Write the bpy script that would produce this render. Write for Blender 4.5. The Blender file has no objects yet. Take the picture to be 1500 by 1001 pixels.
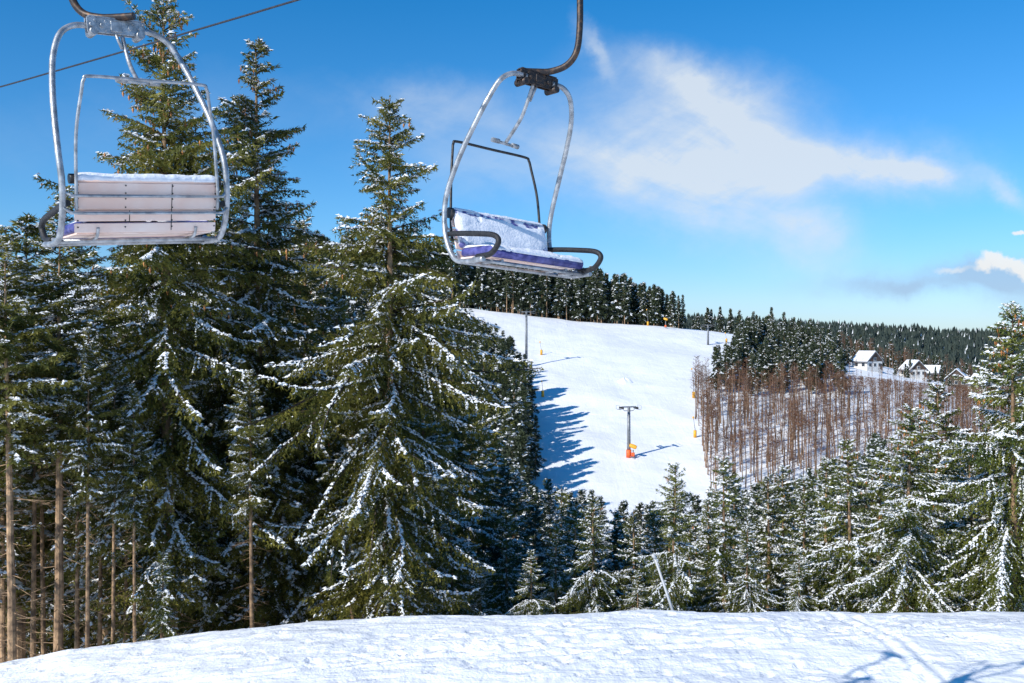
import bpy, math, random
import numpy as np
from mathutils import Vector, Matrix
FP=1458.0; CZ=6.0
scene=bpy.context.scene
col=scene.collection
random.seed(7)
# ------------------------------------------------------------ materials
def new_mat(name):
    m=bpy.data.materials.new(name); m.use_nodes=True
    nt=m.node_tree; b=nt.nodes['Principled BSDF']; return m,nt,b
def noise_mat(name,c1,c2,scale=3,rough=.7,metal=0,bump=0,bscale=20,rand=0.0,detail=4,lo=.35,hi=.65,transl=0):
    m,nt,b=new_mat(name)
    tc=nt.nodes.new('ShaderNodeTexCoord'); n=nt.nodes.new('ShaderNodeTexNoise')
    n.inputs['Scale'].default_value=scale; n.inputs['Detail'].default_value=detail
    nt.links.new(tc.outputs['Object'],n.inputs['Vector'])
    r=nt.nodes.new('ShaderNodeValToRGB')
    r.color_ramp.elements[0].position=lo; r.color_ramp.elements[1].position=hi
    r.color_ramp.elements[0].color=(*c1,1); r.color_ramp.elements[1].color=(*c2,1)
    nt.links.new(n.outputs['Fac'],r.inputs['Fac'])
    out=r.outputs['Color']
    if rand>0:
        oi=nt.nodes.new('ShaderNodeObjectInfo'); mr=nt.nodes.new('ShaderNodeMapRange')
        mr.inputs['To Min'].default_value=1-rand; mr.inputs['To Max'].default_value=1+rand
        nt.links.new(oi.outputs['Random'],mr.inputs['Value'])
        h=nt.nodes.new('ShaderNodeHueSaturation'); nt.links.new(mr.outputs['Result'],h.inputs['Value'])
        nt.links.new(out,h.inputs['Color']); out=h.outputs['Color']
    nt.links.new(out,b.inputs['Base Color'])
    b.inputs['Roughness'].default_value=rough; b.inputs['Metallic'].default_value=metal
    if transl>0:
        b.inputs['Specular IOR Level'].default_value=.2
        t=nt.nodes.new('ShaderNodeBsdfTranslucent'); nt.links.new(out,t.inputs['Color'])
        mx=nt.nodes.new('ShaderNodeMixShader'); mx.inputs[0].default_value=transl
        nt.links.new(b.outputs[0],mx.inputs[1]); nt.links.new(t.outputs[0],mx.inputs[2])
        nt.links.new(mx.outputs[0],nt.nodes['Material Output'].inputs['Surface'])
    if bump>0:
        n2=nt.nodes.new('ShaderNodeTexNoise'); n2.inputs['Scale'].default_value=bscale; n2.inputs['Detail'].default_value=6
        nt.links.new(tc.outputs['Object'],n2.inputs['Vector'])
        bp=nt.nodes.new('ShaderNodeBump'); bp.inputs['Strength'].default_value=bump; bp.inputs['Distance'].default_value=.02
        nt.links.new(n2.outputs['Fac'],bp.inputs['Height']); nt.links.new(bp.outputs['Normal'],b.inputs['Normal'])
    return m
M_needle=noise_mat('needles',(.055,.070,.015),(.25,.225,.046),scale=1.1,rough=.6,rand=.2,transl=.25)
M_needle_far=noise_mat('needles_far',(.020,.034,.016),(.06,.078,.026),scale=.35,rough=.7,rand=.25)
M_needle_ridge=noise_mat('needles_ridge',(.016,.029,.024),(.034,.05,.036),scale=.05,rough=.8)
M_needle_young=noise_mat('needles_young',(.055,.082,.018),(.21,.215,.044),scale=1.3,rough=.6,rand=.2,transl=.25)
M_tsnow=noise_mat('tree_snow',(.78,.80,.84),(.88,.88,.87),scale=4,rough=.6)
M_cone=noise_mat('cones',(.30,.11,.03),(.5,.21,.06),scale=5,rough=.6)
M_bark=noise_mat('bark',(.12,.075,.045),(.46,.29,.16),scale=3.5,rough=.9,bump=.9,bscale=30,rand=.25,detail=8,lo=.38,hi=.64)
M_bough=noise_mat('bough_bark',(.03,.022,.016),(.08,.055,.035),scale=6,rough=.9)
M_twig=noise_mat('bare_twigs',(.085,.042,.025),(.22,.105,.055),scale=.5,rough=.9,rand=.4)
M_barkpale=noise_mat('pale_bark',(.12,.075,.05),(.33,.21,.13),scale=2,rough=.9,rand=.35)
M_metal=noise_mat('galvanised_steel',(.25,.26,.27),(.50,.51,.52),scale=14,rough=.42,metal=.6,bump=.15,bscale=60)
M_dark=noise_mat('dark_steel',(.015,.015,.017),(.05,.045,.04),scale=20,rough=.45,metal=.3)
M_rustm=noise_mat('weathered_steel',(.035,.03,.03),(.16,.09,.05),scale=25,rough=.5,metal=.5,lo=.45,hi=.8)
M_foam=noise_mat('black_foam',(.008,.008,.009),(.02,.02,.022),scale=30,rough=.6,bump=.2,bscale=80)
M_vinyl=noise_mat('violet_vinyl',(.02,.022,.15),(.11,.11,.34),scale=14,rough=.4,detail=8)
M_panel=noise_mat('pinkish_panel',(.88,.58,.46),(.96,.78,.68),scale=2.2,rough=.4,bump=.1,bscale=12)
M_snowc=noise_mat('crusty_snow',(.76,.78,.84),(.9,.9,.92),scale=16,rough=.6,bump=.4,bscale=38)
M_frost=noise_mat('frosted_vinyl',(.10,.10,.30),(.82,.84,.9),scale=11,rough=.6,bump=.25,bscale=50,detail=7,lo=.40,hi=.52)
M_cable=noise_mat('steel_cable',(.03,.03,.035),(.08,.08,.09),scale=60,rough=.5,metal=.6)
M_orange=noise_mat('orange_pad',(.75,.10,.02),(.85,.16,.03),scale=2,rough=.5)
M_yellow=noise_mat('yellow_paint',(.80,.36,.02),(.85,.45,.04),scale=2,rough=.5)
M_grey=noise_mat('grey_steel',(.16,.17,.18),(.28,.29,.30),scale=2,rough=.5,metal=.3)
M_pole=noise_mat('pole_aluminium',(.4,.4,.4),(.55,.55,.55),scale=4,rough=.5)
M_white=noise_mat('white_render',(.60,.58,.54),(.72,.70,.67),scale=1,rough=.8)
M_timber=noise_mat('dark_timber',(.05,.035,.025),(.11,.07,.05),scale=3,rough=.8)
M_slate=noise_mat('slate',(.10,.10,.11),(.16,.16,.17),scale=3,rough=.7)
M_glass=noise_mat('window_glass',(.03,.04,.05),(.06,.07,.09),scale=1,rough=.1)
def snow_ground():
    m,nt,b=new_mat('snow_ground')
    geo=nt.nodes.new('ShaderNodeNewGeometry')
    def noise(sc,det,vec=None,dist=0):
        n=nt.nodes.new('ShaderNodeTexNoise'); n.inputs['Scale'].default_value=sc; n.inputs['Detail'].default_value=det
        n.inputs['Distortion'].default_value=dist
        nt.links.new(vec or geo.outputs['Position'],n.inputs['Vector']); return n.outputs['Fac']
    r=nt.nodes.new('ShaderNodeValToRGB'); r.color_ramp.elements[0].color=(.87,.88,.91,1); r.color_ramp.elements[1].color=(.95,.95,.95,1)
    r.color_ramp.elements[0].position=.3; r.color_ramp.elements[1].position=.6
    nt.links.new(noise(.12,8),r.inputs['Fac']); nt.links.new(r.outputs['Color'],b.inputs['Base Color'])
    b.inputs['Roughness'].default_value=.55
    b.inputs['Specular IOR Level'].default_value=.3
    b0=nt.nodes.new('ShaderNodeBump'); b0.inputs['Strength'].default_value=.5; b0.inputs['Distance'].default_value=.8
    nt.links.new(noise(.16,6,None,.6),b0.inputs['Height'])
    mp=nt.nodes.new('ShaderNodeMapping'); mp.inputs['Scale'].default_value=(1.,.06,.06); mp.inputs['Rotation'].default_value=(0,0,-.12)
    nt.links.new(geo.outputs['Position'],mp.inputs['Vector'])
    b1=nt.nodes.new('ShaderNodeBump'); b1.inputs['Strength'].default_value=.22; b1.inputs['Distance'].default_value=.35
    nt.links.new(noise(.55,6,mp.outputs['Vector'],1.6),b1.inputs['Height']); nt.links.new(b0.outputs['Normal'],b1.inputs['Normal'])
    b2=nt.nodes.new('ShaderNodeBump'); b2.inputs['Strength'].default_value=.75; b2.inputs['Distance'].default_value=.08
    nt.links.new(noise(2.6,9,None,.3),b2.inputs['Height']); nt.links.new(b1.outputs['Normal'],b2.inputs['Normal'])
    mp2=nt.nodes.new('ShaderNodeMapping'); mp2.inputs['Scale'].default_value=(.35,3.2,1.); mp2.inputs['Rotation'].default_value=(0,0,-.2)
    nt.links.new(geo.outputs['Position'],mp2.inputs['Vector'])
    b4=nt.nodes.new('ShaderNodeBump'); b4.inputs['Strength'].default_value=.6; b4.inputs['Distance'].default_value=.05
    nt.links.new(noise(1.6,7,mp2.outputs['Vector'],.9),b4.inputs['Height']); nt.links.new(b2.outputs['Normal'],b4.inputs['Normal'])
    b3=nt.nodes.new('ShaderNodeBump'); b3.inputs['Strength'].default_value=.8; b3.inputs['Distance'].default_value=.025
    nt.links.new(noise(16,7),b3.inputs['Height']); nt.links.new(b4.outputs['Normal'],b3.inputs['Normal'])
    nt.links.new(b3.outputs['Normal'],b.inputs['Normal'])
    return m
M_ground=snow_ground()
# ------------------------------------------------------------ helpers
def tag(o,label=None,cat=None,group=None,kind=None):
    if label: o['label']=label
    if cat: o['category']=cat
    if group: o['group']=group
    if kind: o['kind']=kind
def link(o,parent=None):
    col.objects.link(o)
    if parent is not None: o.parent=parent
    return o
def tri_mesh(name,V,F,MI,mats,smooth=False):
    me=bpy.data.meshes.new(name); V=np.asarray(V,dtype=np.float32); F=np.asarray(F,dtype=np.int32)
    me.vertices.add(len(V)); me.vertices.foreach_set('co',V.ravel())
    me.loops.add(F.size); me.loops.foreach_set('vertex_index',F.ravel())
    me.polygons.add(len(F)); me.polygons.foreach_set('loop_start',np.arange(len(F),dtype=np.int32)*F.shape[1])
    for m in mats: me.materials.append(m)
    me.polygons.foreach_set('material_index',np.asarray(MI,dtype=np.int32))
    me.update(calc_edges=True)
    me.polygons.foreach_set('use_smooth',np.full(len(F),smooth))
    return me
def vnoise(x,y,seed=0):
    x=np.asarray(x,float);y=np.asarray(y,float)
    xi=np.floor(x).astype(np.int64);yi=np.floor(y).astype(np.int64);xf=x-xi;yf=y-yi
    def h(a,b):
        n=(a*374761393+b*668265263+seed*1442695)&0x7fffffff
        n=((n^(n>>13))*1274126177)&0x7fffffff
        return ((n^(n>>16))&0xffff)/65535.0
    u=xf*xf*(3-2*xf);v=yf*yf*(3-2*yf)
    return (h(xi,yi)*(1-u)+h(xi+1,yi)*u)*(1-v)+(h(xi,yi+1)*(1-u)+h(xi+1,yi+1)*u)*v
def fbm(x,y,o=4,seed=0):
    s=0;a=.5
    for i in range(o):
        s=s+a*vnoise(x*2**i,y*2**i,seed+i*17); a*=.5
    return s-.47
def sst(a,b,x):
    t=np.clip((np.asarray(x,float)-a)/(b-a),0,1); return t*t*(3-2*t)
# ------------------------------------------------------------ terrain
PY=[-4000,-60,0,14,20,22.6,25,30,40,60,100,140,160,175,190,233,430,455,480,650,750,1000,1100,1400,2500,6000]
PZ=[30,3,.4,0,0,-.12,-1.0,-3.3,-7.3,-14.5,-25,-31,-32,-31,-29,-21.2,12.5,13.2,11,-25,-25,20,17,-20,-60,-120]
_t=np.arange(-200,2600,.5); _z=np.interp(_t,PY,PZ)
def smooth(z,n):
    k=np.hanning(n+2)[1:-1]; k/=k.sum(); zz=np.pad(z,n,'edge'); return np.convolve(zz,k,'same')[n:-n]
_za=smooth(_z,5); _zb=smooth(_z,61); _w=sst(40,100,_t); _zs=_za*(1-_w)+_zb*_w
def ground_z(x,y):
    x=np.asarray(x,float); y=np.asarray(y,float)
    z=np.where(y<2500,np.interp(y,_t,_zs),np.interp(y,PY,PZ))
    near=-np.minimum(.0013*np.maximum(0,2-x)**2.6,4)*(1-sst(40,95,y))
    w=sst(200,430,y)*(1-sst(460,700,y)); xc=np.clip(x,-300,260)
    tilt=-.088*(xc-62)*w-.13*np.maximum(0,xc-98)*w
    far=-.050*(np.clip(x,-400,560)-175)*sst(720,1000,y)
    nz=fbm(x/35,y/35,4,3)*3.2*sst(60,160,y)+fbm(x/9,y/9,3,8)*.5*sst(150,200,y)*(1-sst(500,600,y))
    return z+near+tilt+far+nz
def gz(x,y): return float(ground_z(x,y))
def axis(fine_lo,fine_hi,step,lo,hi,g,mx=400):
    a=list(np.arange(fine_lo,fine_hi,step)); s=step
    while a[-1]<hi:
        s=min(s*g,400 if a[-1]>450 else mx); a.append(a[-1]+s)
    s=step; b=[a[0]]
    while b[-1]>lo: s=min(s*g,400); b.append(b[-1]-s)
    return np.array(b[::-1][:-1]+a)
xs=axis(-15,15,.075,-4000,4000,1.045); ys=axis(15.5,24,.06,-800,5500,1.03,4)
X,Y=np.meshgrid(xs,ys); Z=ground_z(X,Y)
fg=(1-sst(26,34,Y))*sst(-10,5,Y)
Z=Z+fg*(fbm(X/3.6,Y/2.0,4,11)*.30+fbm(X/.9+3,Y/.5,3,31)*.10*(.4+1.2*np.clip(fbm(X/4,Y/3,2,41)+.5,0,1))+fbm(X/.35+9,Y/.2,3,21)*.045)
rng=np.random.default_rng(5)
def dent(cx,cy,rx,ry,dep,ang):
    global Z
    i0,i1=np.searchsorted(xs,[cx-1.2,cx+1.2]); j0,j1=np.searchsorted(ys,[cy-1.2,cy+1.2])
    if i1<=i0 or j1<=j0: return
    dx=X[j0:j1,i0:i1]-cx; dy=Y[j0:j1,i0:i1]-cy; c,s=math.cos(ang),math.sin(ang)
    r2=((dx*c+dy*s)/rx)**2+((-dx*s+dy*c)/ry)**2
    Z[j0:j1,i0:i1]+= -dep*np.exp(-r2**1.5)+dep*.35*np.exp(-((np.sqrt(r2)-1.6)/.5)**2)
for k in range(7):
    px,py=rng.uniform(-12,9),rng.uniform(17.5,21.5); a=rng.uniform(-.35,.35)
    for i in range(int(rng.integers(10,22))):
        a+=rng.normal(0,.10); px+=math.cos(a)*.42*rng.uniform(.8,1.2); py+=math.sin(a)*.42
        side=.13*(1 if i%2 else -1)
        dent(px-math.sin(a)*side,py+math.cos(a)*side,.13*rng.uniform(.8,1.2),.065,rng.uniform(.03,.08),a+rng.normal(0,.2))
for k in range(420):
    cx=rng.uniform(-13,12); dent(cx,rng.uniform(16.5,22.4),rng.uniform(.04,.24),rng.uniform(.03,.10),rng.uniform(.01,.06),rng.uniform(0,3))
def groove(x0,y0,x1,y1,w,dep,curve=0.):
    global Z
    L=math.hypot(x1-x0,y1-y0); ux,uy=(x1-x0)/L,(y1-y0)/L
    t=(X-x0)*ux+(Y-y0)*uy; n=-(X-x0)*uy+(Y-y0)*ux+curve*(t/L)**2+.03*np.sin(t*1.3)
    Z+= np.where((t>0)&(t<L),-dep*np.exp(-(n/w)**4)+dep*.4*np.exp(-((np.abs(n)-w*1.9)/(w*.6))**2),0)
for off in (0,.40): groove(7.35+off,22.9,7.75+off*.9,16.0,.08,.032,.5)
for off in (0,.35): groove(9.3+off,21.8,6.3+off,19.6,.06,.03)
groove(-6,18.2,9,20.9,.06,.03); groove(-5.5,18.0,9.5,20.5,.06,.03); groove(2,22.5,14,18.5,.06,.025); groove(2.4,22.5,14.5,18.6,.06,.025)
for k in range(14):
    x0=rng.uniform(-12,8); y0=rng.uniform(17,22); a=rng.normal(.05,.25); L=rng.uniform(3,12); groove(x0,y0,x0+L*math.cos(a),y0+L*math.sin(a),rng.uniform(.03,.06),rng.uniform(.012,.03),rng.uniform(-.6,.6))
ny,nx=X.shape; V=np.stack([X,Y,Z],-1).reshape(-1,3)
idx=np.arange(ny*nx).reshape(ny,nx)
Q=np.stack([idx[:-1,:-1],idx[:-1,1:],idx[1:,1:],idx[1:,:-1]],-1).reshape(-1,4)
g=bpy.data.objects.new('ground',tri_mesh('ground',V,Q,np.zeros(len(Q)),[M_ground],True)); link(g); tag(g,kind='structure')
# ------------------------------------------------------------ spruce generator
def tube_arr(P,Rr,n=6):
    P=np.asarray(P,float); m=len(P); T=np.gradient(P,axis=0); T/=np.linalg.norm(T,axis=1)[:,None]+1e-9
    ref=np.array([0,0,1.]) if abs(T[0,2])<.9 else np.array([1.,0,0])
    u=np.cross(T[0],ref); u/=np.linalg.norm(u); Vs=[]
    for i in range(m):
        u=u-T[i]*np.dot(u,T[i]); u/=np.linalg.norm(u)+1e-9; v=np.cross(T[i],u)
        a=np.arange(n)*2*math.pi/n
        Vs.append(P[i]+Rr[i]*(np.cos(a)[:,None]*u+np.sin(a)[:,None]*v))
    Vs=np.concatenate(Vs); F=[]
    for i in range(m-1):
        for j in range(n):
            a,b=i*n+j,i*n+(j+1)%n; F+= [(a,b,b+n),(a,b+n,a+n)]
    return Vs,np.array(F)
class Acc:
    def __init__(s): s.V=[];s.F=[];s.M=[];s.n=0
    def add(s,V,F,m):
        if len(F)==0: return
        s.V.append(V);s.F.append(F+s.n);s.M.append(np.full(len(F),m));s.n+=len(V)
    def get(s): return np.concatenate(s.V),np.concatenate(s.F),np.concatenate(s.M)
def unit(a): return a/(np.linalg.norm(a,axis=-1,keepdims=True)+1e-9)
def spruce(seed,H,R,clear,q=1.,snow=.3,droop=1.,cones=0,kd=.55,nl=.125,dens=1.,irr=.10,low=.2,tr=1.):
    r=np.random.default_rng(seed); A=Acc(); T=Acc()
    wob=np.cumsum(r.normal(0,.03,12)); hz=np.linspace(-1.2,H,12)
    rad=tr*np.interp(hz,[-1.2,0,H*.5,H],[.012*H+.05,.010*H+.03,.006*H+.02,.012])
    tx=lambda z: np.interp(z,hz,wob*np.linspace(0,1,12))
    tv,tf=tube_arr(np.stack([wob*np.linspace(0,1,12),np.zeros(12),hz],-1),rad,9 if q<2 else 5); T.add(tv,tf,0)
    zz=.06*H
    while zz<max(clear*H,.2*H) and q<3:
        a=r.uniform(0,6.28); L=r.uniform(.3,1.3); d=np.array([math.cos(a),math.sin(a),r.uniform(-.5,.1)])*L
        p=np.array([tx(zz),0,zz]); w=.014
        T.add(np.array([p+[0,0,w],p-[0,0,w],p+d,p+[w,w,0]]),np.array([[0,1,2],[1,3,2],[0,2,3]]),0)
        for k in range(2):
            p2=p+d*r.uniform(.3,.8); e=d*.35+r.normal(0,.14,3); T.add(np.array([p2+[0,0,.007],p2-[0,0,.007],p2+e,p2+[.007,.007,0]]),np.array([[0,1,2],[1,3,2],[0,2,3]]),0)
        zz+=r.uniform(.05,.16)*q
    z=clear*H; P=[];D=[];SP=[];SD=[];SS=[];CP=[]; sq=q**.6
    ph=r.uniform(0,6.28,4)
    while z<H-.12:
        depth=H-z; nb=r.integers(4,7) if q<3 else r.integers(4,6)
        gapf=1 if r.random()>irr else .45
        for _ in range(nb):
            zb=z+r.uniform(-.12,.12)*sq
            a=r.uniform(0,6.283); fr=min(1,depth/(.6*H))
            lob=1+.22*math.sin(a*2+ph[0]+z*.9)+.16*math.sin(a*3+ph[1]-z*1.7)
            L=R*min(1,depth/(kd*H))**.85*r.uniform(.55,1.2)*gapf*lob+.10
            L*=min(1,.5+.5*(z-clear*H)/(low*H))
            e0=.75-.95*fr+r.normal(0,.13); dd=(.15+.70*fr)*droop*r.uniform(.6,1.2); up=.48*fr*droop
            n=max(4,int(L/(.10*sq))); s=np.linspace(.04,1,n); az=a+ .35*r.normal()*s
            bx=tx(zb)+L*s*np.cos(az); by=L*s*np.sin(az); bz=zb+L*(e0*s-dd*s*s+up*s**3)
            B=np.stack([bx,by,bz],-1); Tg=unit(np.gradient(B,axis=0))
            side=np.stack([-np.sin(az),np.cos(az),0*az],-1)
            bw=.006+.008*L
            k=[0,n//3,2*n//3,n-1] if n>=5 else [0,n//2,n-1]; bv,bf=tube_arr(B[k],np.linspace(bw*1.4,bw*.3,len(k)),3); A.add(bv,bf,3)
            bs=np.clip(r.normal(1,.6),.0,2.4)*snow
            P.append(B);D.append(Tg)
            run=np.convolve(r.random(n+6),np.ones(7)/7,'valid'); ms=(run<.36+bs*.6)&(s>.12)
            for rp in range(3): SP.append(B[ms]+r.normal(0,.022*q,(ms.sum(),3))); SD.append(Tg[ms]); SS.append(np.full(ms.sum(),1.15))
            for sg in (-1,1):
                keep=(s>.08)&(r.random(n)<.95*dens); m=keep.sum()
                if m==0: continue
                ss=s[keep]; tl=(min(.8,.40*L)*(1-ss)**.65*r.uniform(.55,1.25,m)+.07)
                hang=(.15+.75*fr*droop)*r.uniform(.3,1.3,m)
                td=unit(Tg[keep]*.6+side[keep]*sg*r.uniform(.5,1,m)[:,None]+np.array([0,0,-1.])*hang[:,None])
                cnt=np.maximum(2,(tl/(.060*q)).astype(int)); ii=np.repeat(np.arange(m),cnt)
                qq=(np.arange(len(ii))-np.repeat(np.cumsum(cnt)-cnt,cnt)+r.random(len(ii))*.8)/cnt[ii]
                pos=B[keep][ii]+td[ii]*(tl[ii]*qq)[:,None]; pos[:,2]-=hang[ii]*tl[ii]*.45*qq**2
                dirs=unit(td[ii]+np.array([0,0,-1.])*(hang[ii]*.8*qq)[:,None])
                P.append(pos);D.append(dirs)
                tw=r.random(m)<np.clip(bs*(1.35-hang),0,1)*.85
                lim=r.uniform(.35,1.,m)[ii]
                ms=(tw[ii]&(qq<lim)); SP.append(pos[ms]);SD.append(dirs[ms]); SS.append(np.full(ms.sum(),.85))
                ms=r.random(len(ii))<bs*.22; SP.append(pos[ms]+r.normal(0,.03*q,(ms.sum(),3)));SD.append(dirs[ms]); SS.append(np.full(ms.sum(),.38))
            if cones and fr<.75 and fr>.06 and r.random()<cones:
                for _c in range(int(r.integers(1,5))):
                    j=int(r.integers(n//2,n)); CP.append(B[j]+[0,0,-.09]+r.normal(0,.07,3))
        z+=r.uniform(.17,.33)*sq*(.7+.3*min(1,depth/4))
    lt=np.linspace(H-.35,H+.05,8); P.append(np.stack([tx(lt),0*lt,lt],-1)); D.append(np.tile([0,0,1.],(8,1)))
    P=np.concatenate(P);D=np.concatenate(D)
    for rep in range(2):
        n=len(P); rv=unit(r.normal(size=(n,3))); u=unit(rv-D*np.sum(rv*D,1)[:,None]); v=np.cross(D,u)
        ln=nl*q*r.uniform(.6,1.25,n)[:,None]; w=.021*q*r.uniform(.7,1.3,n)[:,None]
        p=P+r.normal(0,.012*q,(n,3)); tip=p+(D*.62+u*.75)*ln
        VV=np.stack([p-v*w-D*.01,p+v*w,tip],1).reshape(-1,3); A.add(VV,np.arange(3*n).reshape(-1,3),0)
    SP=np.concatenate(SP);SD=np.concatenate(SD);SS=np.concatenate(SS); n=len(SP)
    if n:
        an=r.uniform(0,6.28,n); sz=(.047*q*SS*r.uniform(.5,1.4,n))[:,None]; h=SP+np.array([0,0,.028*q])+r.normal(0,.008*q,(n,3))
        vs=[h+sz*np.stack([np.cos(an+k*2.094),np.sin(an+k*2.094),r.uniform(-.5,.2,n)],-1) +SD*sz*(1.3 if k==0 else 0) for k in range(3)]
        vs.append(h+np.stack([0*an,0*an,sz[:,0]*r.uniform(.35,.8,n)],-1))
        VV=np.stack(vs,1).reshape(-1,3); b=np.arange(n)[:,None]*4
        F=np.concatenate([b+np.array([0,1,3]),b+np.array([1,2,3]),b+np.array([2,0,3])]); A.add(VV,F,1)
    if CP:
        CP=np.array(CP); n=len(CP); o=np.array([[0,0,.07],[.028,0,0],[0,.028,0],[-.028,0,0],[0,-.028,0],[0,0,-.09]])*max(1,q)
        VV=(CP[:,None,:]+o[None]*r.uniform(.8,1.3,(n,1,1))).reshape(-1,3); f=np.array([[0,1,2],[0,2,3],[0,3,4],[0,4,1],[5,2,1],[5,3,2],[5,4,3],[5,1,4]])
        A.add(VV,(np.arange(n)[:,None,None]*6+f[None]).reshape(-1,3),2)
    return T.get(),A.get(),H
def reg(name,mat,**k):
    t,a,H=spruce(**k)
    return dict(H=H,trunk=tri_mesh(name+'_trunk',*t,[M_bark]),crown=tri_mesh(name+'_crown',*a,[mat,M_tsnow,M_cone,M_bough]))
def reg1(name,mat,**k):
    t,a,H=spruce(**k)
    V=np.concatenate([a[0],t[0]]);F=np.concatenate([a[1],t[1]+len(a[0])]);MI=np.concatenate([a[2],np.full(len(t[1]),3)])
    return dict(H=H,one=tri_mesh(name,V,F,MI,[mat,M_tsnow,M_cone,M_bark]),arr=(V,F,MI))
SV={}
SV['oldA']=reg('oldA',M_needle,seed=1,H=19,R=2.9,clear=.14,snow=.28,droop=.9,cones=.8,kd=.42)
SV['oldB']=reg('oldB',M_needle,seed=2,H=17.5,R=2.4,clear=.16,snow=.34,droop=.8,cones=.35,kd=.48)
SV['oldC']=reg('oldC',M_needle,seed=3,H=16,R=3.4,clear=.06,snow=.30,droop=1.2,cones=.08,kd=.50,irr=.18,low=.42)
SV['tall']=reg('tall',M_needle,seed=4,H=15,R=1.9,clear=.52,q=1.1,snow=.26,droop=.8,kd=.4,tr=.72)
SV['fillA']=reg('fillA',M_needle,seed=5,H=15,R=2.7,clear=.12,q=1.4,snow=.22,droop=.95,kd=.55,low=.3,cones=.1)
SV['fillB']=reg('fillB',M_needle,seed=6,H=14,R=2.2,clear=.33,q=1.4,snow=.22,droop=.8,kd=.5,tr=.8)
SV['yngA']=reg('yngA',M_needle_young,seed=7,H=8,R=2.2,clear=.03,q=.85,snow=.36,droop=.75,cones=.08,kd=.85)
SV['yngB']=reg('yngB',M_needle_young,seed=8,H=8,R=1.8,clear=.03,q=.9,snow=.29,droop=.6,kd=.85)
SV['yngC']=reg('yngC',M_needle_young,seed=9,H=10,R=2.9,clear=.03,q=.9,snow=.50,droop=.85,cones=.5,kd=.8)
SV['midA']=reg('midA',M_needle_far,seed=10,H=13,R=2.7,clear=.05,q=1.9,snow=.18,droop=.7,kd=.75)
SV['midB']=reg('midB',M_needle_far,seed=11,H=13,R=2.3,clear=.05,q=1.9,snow=.21,droop=.7,kd=.75)
SV['farA']=reg1('farA',M_needle_far,seed=12,H=17,R=2.6,clear=.25,q=4.2,snow=.05,droop=.7,kd=.6)
SV['farB']=reg1('farB',M_needle_far,seed=13,H=17,R=2.3,clear=.10,q=4.2,snow=.06,droop=.7,kd=.7)
SV['farC']=reg1('farC',M_needle_far,seed=14,H=20,R=2.3,clear=.36,q=4.2,snow=.03,droop=.6,kd=.4)
VF=[reg1('vf%d'%i,M_needle_far,seed=40+i,H=17,R=2.4,clear=.15,q=7,snow=.03,droop=.6,kd=.65)['arr'] for i in range(3)]
LBL={'oldA':'tall old spruce with snowy drooping boughs and brown cones','oldB':'slender old spruce dusted with snow beside the forest edge',
'oldC':'broad spruce with long drooping snow-laden boughs','tall':'thin-trunked spruce with bare lower stem','fillA':'dark green forest spruce dusted with snow',
'fillB':'forest spruce with bare lower trunk and snow dusting','yngA':'young bushy spruce covered in fresh snow','yngB':'narrow young spruce covered in fresh snow',
'yngC':'wide snow-laden spruce with orange-brown cones','midA':'dark valley spruce with snow on its boughs','midB':'narrow valley spruce with snow on its boughs',
'farA':'dark spruce at the edge of the ski slope','farB':'dark spruce standing on the snowy hillside','farC':'tall ridge spruce with bare lower trunk'}
def add_tree(v,x,y,H,wx=1.,yaw=None):
    S=SV[v]; s=H/S['H']; yaw=random.uniform(0,6.28) if yaw is None else yaw
    z=gz(x,y)
    if 'one' in S: root=bpy.data.objects.new('spruce_tree',S['one']); link(root)
    else:
        root=bpy.data.objects.new('spruce_tree',None); root.empty_display_size=.3; link(root)
        link(bpy.data.objects.new('trunk',S['trunk']),root); link(bpy.data.objects.new('crown',S['crown']),root)
    root.location=(x,y,z-.1); root.rotation_euler=(random.uniform(-.02,.02),random.uniform(-.02,.02),yaw); root.scale=(s*wx,s*wx,s)
    tag(root,LBL[v],'spruce tree','spruce trees around the ski slope')
def tree_at(v,px,d,top,wx=1.,yaw=None):   # bearing, distance, height of the top
    x=(px-750)/FP*d; add_tree(v,x,d,CZ+(500-top)/FP*d-gz(x,d),wx,yaw)
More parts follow.
